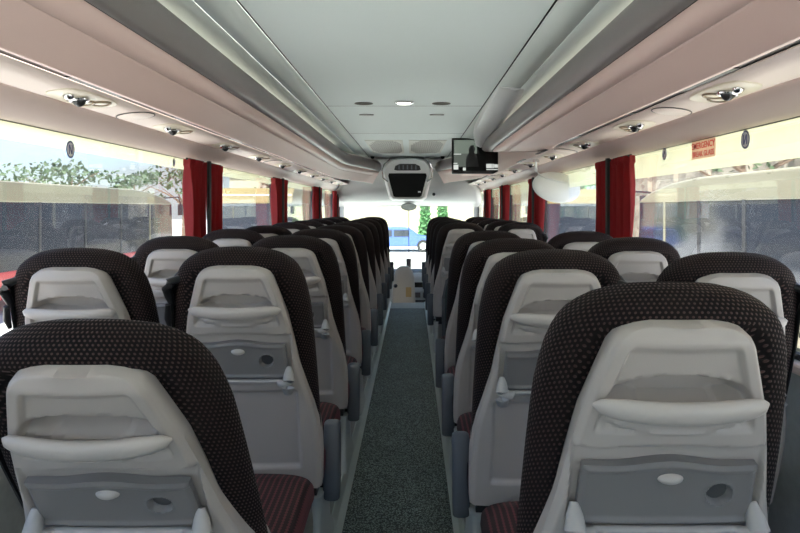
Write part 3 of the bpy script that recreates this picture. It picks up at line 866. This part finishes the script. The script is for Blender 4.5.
w = WIN['window_6']
t = empty('notice_sticker'); t.parent = w; t.location = (-.006, 2.46-w.location.y, E+.232-SILL)
MB().box(-.0005, .0005, -.10, .10, -.036, .036).build('backing', M['sticker_pink'], t, smooth=False)
R_ = (PI/2, 0, -PI/2)
text_obj('EMERGENCY', .034, M['sticker_red'], t, (-.0012, 0, .015), R_)
text_obj('BREAK GLASS', .030, M['sticker_red'], t, (-.0012, 0, -.018), R_)

# rear of the coach, behind the camera
struct(MB().box(-1.2, 1.2, Y0-.05, Y0, -.8, 1.0).build('wall_back', M['cove'], smooth=False))
for a, b in ((-1.2, -.85), (.85, 1.2)): struct(MB().box(a, b, Y0-.05, Y0, 1.0, E+.75).build('wall_back', M['cove'], smooth=False))
struct(MB().box(-.85, .85, Y0-.05, Y0, E+.38, E+.8).build('wall_back', M['cove'], smooth=False))
w = struct(empty('window_11', (0, Y0-.02, 1.0))); MB().box(-.85, .85, -.003, .003, 0, E+.38-1.0).build('glass', M['wglass'], w, smooth=False)

# ------------------------------------------------------------------ curtains
def curtain_mesh(width, top, bot, seed):
    rnd = random.Random(seed); n = 120; rings = []; ph = rnd.random()*6
    H = top-bot; lv = [0, .012, .03, .045, .06, .10, .2, .35, .5, .65, .8, .92, 1.0]
    for l in lv:
        z = top-l*H
        amp = .016+.010*min(1, l*6); wk = 1.08-.30*sstep(.05, .9, l)+ .03*rnd.random()
        if l < .05: amp = .026; wk = 1.2
        ring = []
        m = n//2
        for sgn in (1, -1):
            for k in (range(m) if sgn > 0 else range(m-1, -1, -1)):
                t = k/(m-1); yy = (t-.5)*width*wk
                x = amp*math.sin(t*2*PI*4.2+ph+.5*math.sin(l*3))*(.7+.3*math.sin(l*5+t*4)) + .006*math.sin(t*40+l*3)*(1 if l > .05 else .3)
                ring.append(Vector((x+sgn*.003, yy, z)))
        rings.append(ring)
    mb = MB(); mb.rings(rings); me = mb.mesh('cloth', True, 60); me.materials.append(M['curtain']); return me
for s, pl in ((-1, Lp), (1, Rp)):
    sn = 'left' if s < 0 else 'right'
    for i, p in enumerate(pl):
        for d, dn in ((-1, 'rear half'), (1, 'front half')):
            wd = .245
            t = empty('window_curtain', (s*1.142, p+d*.160, SILL-.0))
            link('cloth', curtain_mesh(wd, E+.262-SILL, 0.005, i*7+d+s*3), None, t)
            mb = MB(); mb.tube([(0, -wd/2-.01, E+.262-SILL), (0, wd/2+.01, E+.262-SILL)], .007, 8); mb.build('curtain_rail', M['pillar'], t)
            tag(t, 'red pleated curtain, %s of pair at %s pillar of %s windows' % (dn, ordn[i], sn), 'curtain', 'red window curtains')
        o = MB().box(*sorted((s*1.11, s*1.125)), p-.016, p+.016, SILL+.002, E+.27).build('curtain_strap', M['pillar'], smooth=False)
        tag(o, 'dark strap between the two red curtains at the %s pillar of the %s windows' % (ordn[i], sn), 'strap', 'curtain straps')

# ------------------------------------------------------------------ front header, console, windscreen, dash
def front():
    # header: sloping white moulding from the ceiling down to the windscreen top, arched lower edge
    mb = MB(); n = 24; vs = []; fs = []
    rows = [(9.35, .752, .58), (9.55, .70, .60), (9.62, .45, .95), (9.75, .30, 1.12), (10.2, .14, 1.19), (10.8, .05, 1.2)]
    for y, h, w in rows:
        for k in range(n+1):
            t = -1+2*k/n
            vs.append((t*w, y, E+h-.02*t*t*(1 if h < .4 else 0)))
    for i in range(len(rows)-1):
        for k in range(n): fs.append((i*(n+1)+k, i*(n+1)+k+1, (i+1)*(n+1)+k+1, (i+1)*(n+1)+k))
    mb.add(vs, fs); o = mb.build('wall_front', M['header'], angle=60); m = o.modifiers.new('s', 'SOLIDIFY'); m.thickness = .01; struct(o)
    struct(MB().box(-1.2, 1.2, 9.85, 9.9, E+.30, E+.86).build('wall_front', M['white'], smooth=False))
    struct(MB().box(-1.2, 1.2, Y1, Y1+.05, E+.03, E+.25).build('wall_front', M['white'], smooth=False))
    for s in (-1, 1):
        struct(MB().box(*sorted((s*1.13, s*1.2)), Y1-.02, Y1+.05, -.8, E+.1).build('wall_front', M['white'], smooth=False))
    struct(MB().box(-1.2, 1.2, Y1, Y1+.05, -.8, -.25).build('wall_front', M['white'], smooth=False))
    w = struct(empty('window_12', (0, Y1+.02, -.25))); MB().box(-1.13, 1.13, -.003, .003, 0, E+.03+.25).build('glass', M['wglass'], w, smooth=False)
front()
def console():
    t = empty('console_screen', (-.01, 8.95, E+.36))
    mb = MB(); rings = []
    def outline(k, kz=1.0):
        pts = [(-.25, -.21), (-.30, -.02), (-.335, .12), (-.32, .22), (-.24, .30), (-.12, .325), (.12, .325), (.24, .30), (.32, .22), (.335, .12), (.30, -.02), (.25, -.21), (.2, -.245), (-.2, -.245)]
        return [(x*k, z*k) for x, z in pts]
    for y, k in ((.45, 1.12), (.10, 1.06), (.03, 1.02), (.0, .96)):
        rings.append([Vector((x, y, z+.02)) for x, z in outline(k)])
    mb.rings(rings); mb.build('surround', M['white'], t, angle=50)
    mb = MB(); pts = [(-.20, -.19), (-.245, -.02), (-.275, .10), (-.265, .135), (.265, .135), (.275, .10), (.245, -.02), (.20, -.19), (.17, -.205), (-.17, -.205)]
    mb.prism(pts, 'y', -.012, .01); mb.build('screen', M['screen'], t, smooth=False)
    mb = MB(); pts = [(-.19, .185), (-.175, .24), (-.11, .27), (.11, .27), (.175, .24), (.19, .185), (.15, .175), (-.15, .175)]
    mb.prism(pts, 'y', -.010, .01); sl = mb.build('upper_vent', M['black'], t, smooth=False)
    for k in range(5): MB().box(-.13+.06*k, -.11+.06*k, -.014, -.008, .19, .255).build('louvre', M['pad'], sl, smooth=False)
    MB().box(.15, .19, -.015, -.01, -.14, -.12).build('badge', M['sticker_white'], t, smooth=False)
    mb = MB(); pts = [(-.28, .0), (-.345, .05), (-.36, .15), (-.33, .25), (-.26, .32)]
    mb.tube([(x, -.01, z+.02) for x, z in pts], .012, 8); mb.tube([(-x, -.01, z+.02) for x, z in pts], .012, 8)
    mb.build('trim_bow', M['chrome'], t)
    tag(t, 'dark screen in a rounded white surround hanging at front of the ceiling', 'screen')
console()
# interior mirror at the windscreen
t = empty('rear_view_mirror', (-.0, 10.5, E+.02))
mb = MB(); rings = []
for k in range(7):
    a = PI/2*k/6; rings.append([Vector((.13*max(math.cos(a), .01)*math.cos(2*PI*i/32), .02*math.sin(a), .065*max(math.cos(a), .01)*math.sin(2*PI*i/32))) for i in range(32)])
mb.rings(rings); b = mb.build('housing', M['pad'], t)
mb = MB(); mb.prism([(x, z) for x, z in oval_pts(0, 0, .12, .056, 32)], 'y', -.004, 0); mb.build('mirror_glass', M['mirror'], b, smooth=False)
mb = MB(); mb.tube([(0, .02, .05), (0, .03, .10)], .012, 8); mb.build('stem', M['black'], t)
tag(t, 'oval rear view mirror hanging at the top centre of the windscreen', 'mirror')
o = MB().box(-.006, .006, 10.84, 10.855, -.25, E+.03).build('windscreen_divider', M['pad'], smooth=False); tag(o, 'thin dark vertical divider bar down the centre of the windscreen', 'bar')

# driver area
def dash():
    t = empty('dashboard', (0, 10.3, -.52)); 
    def B(nm, mat, *a, bv=.01): return bevel(MB().box(*a).build(nm, mat, t, smooth=False), bv)
    mb = MB(); mb.rings([[Vector((x, y, z)) for y, z in ((-.25, 0), (-.3, .45), (-.22, .66), (-.1, .72), (.3, .66), (.55, .60), (.55, 0))] for x in (-1.15, 1.15)])
    bevel(mb.build('dash_body', M['base'], t, smooth=False), .03)
    B('dash_top', M['gap'], -1.15, 1.15, -.05, .5, .71, .725, bv=.004)
    for x in (.05, .23):
        p = B('panel', M['gap'], x, x+.14, -.31, -.26, .34, .42, bv=.003)
    for k in range(4): B('vent', M['black'], .07, .34, -.315, -.26, .12+.05*k, .15+.05*k, bv=.002)
    B('display', M['screen'], .0, .28, -.29, -.25, .50, .58, bv=.003)
    tag(t, 'light grey dashboard with dark display and vents below the windscreen', 'dashboard')
    t2 = empty('guide_cabinet', (-.065, 9.25, -.70))
    mb = MB(); rings = []
    for z, w, d in ((0, .17, .17), (.6, .17, .17), (.92, .155, .16), (1.04, .12, .13), (1.09, .06, .08)):
        rings.append([Vector((x, y, z)) for x, y in oval_pts(0, 0, w, d, 32, 4)])
    mb.rings(rings); mb.build('cabinet_body', pbsdf('cabinet', (.52, .47, .40), .5), t2)
    MB().box(.03, .11, -.176, -.168, .66, .80).build('crest_sticker', pbsdf('crest', (.45, .30, .12), .5), t2, smooth=False)
    mb = MB(); dome(mb, 0, 0, 0, .03, .05); o = mb.build('knob', M['black'], t2); o.location = (-.12, -.16, .82); o.rotation_euler = (math.radians(-90), 0, 0)
    tag(t2, 'beige cabinet with domed top at the front end of the aisle', 'cabinet')
    t3 = empty('phone_holder', (0.0, 10.25, .20)); 
    bevel(MB().box(-.04, .04, -.01, .01, .05, .22).build('phone', M['gap'], t3, smooth=False), .006)
    mb = MB(); mb.tube([(0, .01, 0), (0, .01, .06)], .012, 8); mb.build('stand', M['black'], t3)
    tag(t3, 'small dark device standing on the dashboard in front of windscreen', 'device')
    # steering wheel and driver seat
    t4 = empty('steering_wheel', (-.62, 9.72, .18)); t4.rotation_euler = (math.radians(35), 0, 0)
    mb = MB(); torus(mb, 0, 0, 0, .22, .016); mb.build('wheel_rim', M['black'], t4)
    mb = MB(); mb.tube([(-.2, 0, 0), (.2, 0, 0)], .014, 8); mb.tube([(0, -.2, 0), (0, 0, 0)], .014, 8); mb.tube([(0, 0, .02), (0, 0, -.12)], .035, 12); mb.build('spokes', M['black'], t4)
    tag(t4, 'black steering wheel at front left behind the last left seats', 'steering wheel')
dash()

# ------------------------------------------------------------------ outside
GZ = -1.30
g = MB().box(-90, 90, -60, 140, GZ-.1, GZ).build('ground', M['asphalt'], smooth=False); struct(g)
def coach(x, y0, L, mats, label, rot=0, H=3.2):
    """parked coach: side profile with a curved nose, window band, wheels, mirrors"""
    t = empty('parked_coach', (x, y0, GZ), rot); W = 1.25
    top, mid, low = mats
    prof_roof = [(0, 2.68), (0.05, H-.22), (.35, H), (L-3.6, H), (L-2.2, H-.08), (L-1.0, H-.24), (L-.3, H-.42), (L-.1, 2.68)]
    prof_low = [(0, .35), (0, 1.05), (L, 1.05), (L+.05, .8), (L, .35)]
    mb = MB(); mb.prism(prof_roof, 'x', -W, W); bevel(mb.build('roof', top, t, smooth=False), .12, 4)
    mb = MB(); mb.prism([(0.02, 1.0), (.02, 2.72), (L-.2, 2.72), (L-.02, 1.0)], 'x', -W+.02, W-.02); mb.build('window_band', M['coach_glass'], t, smooth=False)
    mb = MB(); mb.prism(prof_low, 'x', -W, W); bevel(mb.build('lower_body', low, t, smooth=False), .08, 3)
    for k in range(1, 7):
        yy = L*k/7
        for s in (-1, 1): MB().box(*sorted((s*(W-.03), s*(W-.005))), yy-.05, yy+.05, 1.05, 2.7).build('window_pillar', top if k in (1, 6) else M['pillar'], t, smooth=False)
    for yy in (2.6, L-2.6):
        for s in (-1, 1):
            mb = MB(); mb.tube([(s*(W-.28), yy, .5), (s*(W+.01), yy, .5)], .5, 28); wq = mb.build('wheel', M['tyre'], t)
            mb = MB(); mb.tube([(s*(W+.0), yy, .5), (s*(W+.02), yy, .5)], .27, 20); mb.build('hub', M['chrome'], wq)
    for s in (-1, 1):
        mb = MB(); mb.tube([(s*1.0, L-.3, H-.25), (s*1.35, L+.25, H-.2), (s*1.4, L+.35, H-.5)], .03, 8); mr = mb.build('mirror_arm', M['black'], t)
        MB().box(*sorted((s*1.3, s*1.5)), L+.3, L+.38, H-.95, H-.5).build('mirror_head', M['black'], mr, smooth=False)
    tag(t, label, 'coach', 'parked coaches')
    return t
coach(-10.9, 9.5, 16, (M['coach_cream'], None, M['coach_red']), 'cream roofed coach parked beyond the nearest left window')
coach(-5.0, 20, 12, (M['coach_yellow'], None, M['coach_cream']), 'yellow topped coach parked close ahead beyond the second left window')
coach(7.3, 4.2, 12.5, (M['coach_cream'], None, M['coach_cream']), 'cream coach parked beyond the nearest right window')
coach(5.4, 21.5, 12, (M['coach_yellow'], None, M['coach_red']), 'yellow topped coach parked ahead beyond the middle right windows')
coach(-11.5, -7, 12, (M['coach_cream'], None, M['coach_red']), 'red and cream coach parked far to the left rear')

def leafcloud(cx, cy, cz, rx, ry, rz, n, seed, size, mb):
    rnd = random.Random(seed)
    for _ in range(n):
        while True:
            p = Vector((rnd.uniform(-1, 1), rnd.uniform(-1, 1), rnd.uniform(-1, 1)))
            if .35 < p.length < 1: break
        c = Vector((cx+p.x*rx, cy+p.y*ry, cz+p.z*rz))
        a = Vector((rnd.gauss(0, 1), rnd.gauss(0, 1), rnd.gauss(0, 1))).normalized(); b = a.orthogonal().normalized()
        s = size*rnd.uniform(.6, 1.3)
        mb.add([c-a*s, c+b*s*.5, c+a*s, c-b*s*.5], [(0, 1, 2, 3)])
def tree(x, y, H, R, seed, label, mat=None, cyp=False):
    t = empty('cypress_tree' if cyp else 'leafy_tree', (x, y, GZ)); rnd = random.Random(seed)
    mb = MB(); mb.tube([(0, 0, 0), (.05, 0, H*.3), (-.05, .05, H*.6), (0, 0, H*.9)], [H*.03, H*.022, H*.014, .02], 8)
    if not cyp:
        for k in range(7):
            a = rnd.uniform(0, 2*PI); z = H*rnd.uniform(.35, .7); mb.tube([(0, 0, z), (R*.4*math.cos(a), R*.4*math.sin(a), z+H*.12), (R*.85*math.cos(a), R*.85*math.sin(a), z+H*.22)], [H*.012, H*.008, .01], 6)
    mb.build('trunk', M['bark'], t)
    mb = MB()
    if cyp:
        for k in range(10):
            z = H*(.12+.86*k/9); leafcloud(0, 0, z, R*(1-.08*k)*.9, R*(1-.08*k)*.9, H*.09, 260, seed*31+k, .16, mb)
    else:
        for k in range(12):
            a = rnd.uniform(0, 2*PI); r = R*rnd.uniform(.2, .75); leafcloud(r*math.cos(a), r*math.sin(a), H*rnd.uniform(.55, .95), R*.38, R*.38, H*.1, 42, seed*37+k, .2, mb)
    o = mb.build('foliage', mat or M['leaf'], t, smooth=False)
    tag(t, label, 'tree')
tl = ['behind the cream roofed coach at far left', 'left of the tallest tree beyond the left coach', 'between the two left coaches', 'right beside the yellow coach on the left', 'beyond the yellow coach on the left', 'behind the left curtains further ahead']
for i, (x, y, H, R) in enumerate([(-26, 38, 5.2, 3.0), (-25, 46, 5.8, 3.2), (-23, 52, 5.6, 3.0), (-16, 44, 6.4, 3.2), (-11, 50, 6.5, 3), (-34, 36, 4.8, 2.6)]):
    tree(x, y, H, R, i+1, 'leafy green tree ' + tl[i])
for i, (x, y, lb) in enumerate([(1.0, 46, 'tall narrow cypress left one of the pair ahead of the windscreen'), (2.3, 46, 'tall narrow cypress right one of the pair ahead of the windscreen'), (-7.2, 45, 'tall narrow cypress standing alone at the left of the windscreen')]):
    tree(x, y, 5.2, .55, 20+i, lb, M['cyp'], True)
tree(10.5, 38, 6, 3, 33, 'bushy green tree at the right end of the windscreen view', M['cyp'])
tree(16, 30, 7.5, 3.5, 34, 'bushy tree by the stone facade ahead on the right')
# pale garden wall and house ahead
t = empty('pale_house', (-2, 62, GZ))
MB().box(-16, 15, 0, 8, 0, 6.2).build('wall', M['stucco'], t, smooth=False)
mb = MB(); mb.prism([(-17, 6.2), (16, 6.2), (16, 6.4), (-17, 6.4)], 'y', -.6, 8.6); mb.build('roof', pbsdf('roof_tile', (.4, .2, .12), .9), t, smooth=False)
for k in range(3): MB().box(-13+9.6*k, -12+9.6*k, -.05, .02, 3.9, 5.2).build('window', M['stone'], t, smooth=False)
tag(t, 'long pale house standing beyond the blue car', 'house')
# stone facade on the right
t = empty('stone_building', (19.5, 0, GZ))
MB().box(0, 6, -10, 62, 0, 11).build('wall', M['stone'], t, smooth=False)
for k in range(14):
    for j in range(2):
        f = MB().box(-.06, .1, -8+5*k, -6.7+5*k, 1.4+4.2*j, 3.6+4.2*j).build('window', M['coach_glass'], t, smooth=False)
mb = MB()
for k in range(15): mb.box(-.35, 0, -9.3+5*k, -8.8+5*k, 0, 11)
mb.build('buttresses', M['stone'], t, smooth=False)
tag(t, 'brown stone building with buttresses filling the right windows', 'building')
# blue van
t = empty('blue_car', (-.9, 37, GZ))
mb = MB(); mb.prism([(-2.3, .3), (-2.35, .8), (-2.15, 1.3), (-1.9, 1.42), (.5, 1.42), (.8, 1.36), (1.35, .95), (2.25, .8), (2.4, .35)], 'y', -.95, .95); bevel(mb.build('body', M['blue'], t, smooth=False), .08, 3)
for a, b in ((-1.95, -1.1), (-1.0, -.2), (-.1, .75)): MB().box(a, b, -.965, -.94, .9, 1.28).build('side_window', M['coach_glass'], t, smooth=False)
for x in (-1.5, 1.6):
    for y in (-.9, .9):
        mb = MB(); mb.tube([(x, y-.1, .36), (x, y+.1, .36)], .36, 24); wq = mb.build('wheel', M['tyre'], t)
        mb = MB(); mb.tube([(x, y-.12, .36), (x, y+.12, .36)], .2, 20); mb.build('hub', M['chrome'], wq)
tag(t, 'blue car parked side on ahead of the windscreen', 'car')

# ------------------------------------------------------------------ world, sun, camera
wd = bpy.data.worlds.new('world'); SC.world = wd; wd.use_nodes = True
nt = wd.node_tree; nt.nodes.clear()
out = nt.nodes.new('ShaderNodeOutputWorld'); bg = nt.nodes.new('ShaderNodeBackground')
sky = nt.nodes.new('ShaderNodeTexSky'); sky.sky_type = 'NISHITA'; sky.sun_disc = False; sky.sun_elevation = math.radians(50); sky.sun_rotation = math.radians(200)
tc = nt.nodes.new('ShaderNodeTexCoord'); n = nt.nodes.new('ShaderNodeTexNoise'); n.inputs['Scale'].default_value = 2.6; n.inputs['Detail'].default_value = 7
mp = nt.nodes.new('ShaderNodeMapping'); mp.inputs['Scale'].default_value = (1, 1, 3.2); nt.links.new(tc.outputs['Generated'], mp.inputs[0]); nt.links.new(mp.outputs[0], n.inputs['Vector'])
cr = nt.nodes.new('ShaderNodeValToRGB'); cr.color_ramp.elements[0].position = .45; cr.color_ramp.elements[1].position = .68
nt.links.new(n.outputs['Fac'], cr.inputs[0])
mul = nt.nodes.new('ShaderNodeMix'); mul.data_type = 'RGBA'; mul.blend_type = 'MULTIPLY'; mul.inputs[0].default_value = 1; mul.inputs[7].default_value = (.15, .18, .215, 1)
nt.links.new(sky.outputs[0], mul.inputs[6])
mx = nt.nodes.new('ShaderNodeMix'); mx.data_type = 'RGBA'; mx.inputs[7].default_value = (.46, .46, .47, 1)
nt.links.new(cr.outputs[0], mx.inputs[0]); nt.links.new(mul.outputs[2], mx.inputs[6])
nt.links.new(mx.outputs[2], bg.inputs[0]); bg.inputs[1].default_value = .55; nt.links.new(bg.outputs[0], out.inputs[0])
sl = bpy.data.lights.new('sun', 'SUN'); sl.energy = 7; sl.angle = math.radians(2); sl.color = (1, .97, .93)
so = bpy.data.objects.new('sun', sl); COL.objects.link(so); so.rotation_euler = (math.radians(32), math.radians(-12), 0); so.location = (0, 0, 20)

cd = bpy.data.cameras.new('camera'); co = bpy.data.objects.new('camera', cd); COL.objects.link(co)
co.location = (CAMX, 0, EYE); co.rotation_euler = (PI/2, 0, 0)
cd.sensor_width = 36; cd.lens = 36*F/800; cd.clip_start = .02; cd.clip_end = 500
cd.shift_x = -12/800; cd.shift_y = -58.5/800
SC.camera = co
SC.view_settings.view_transform = 'Standard'; SC.view_settings.look = 'None'; SC.view_settings.gamma = 1; SC.view_settings.use_curve_mapping = False
SC.view_settings.exposure = 1.75
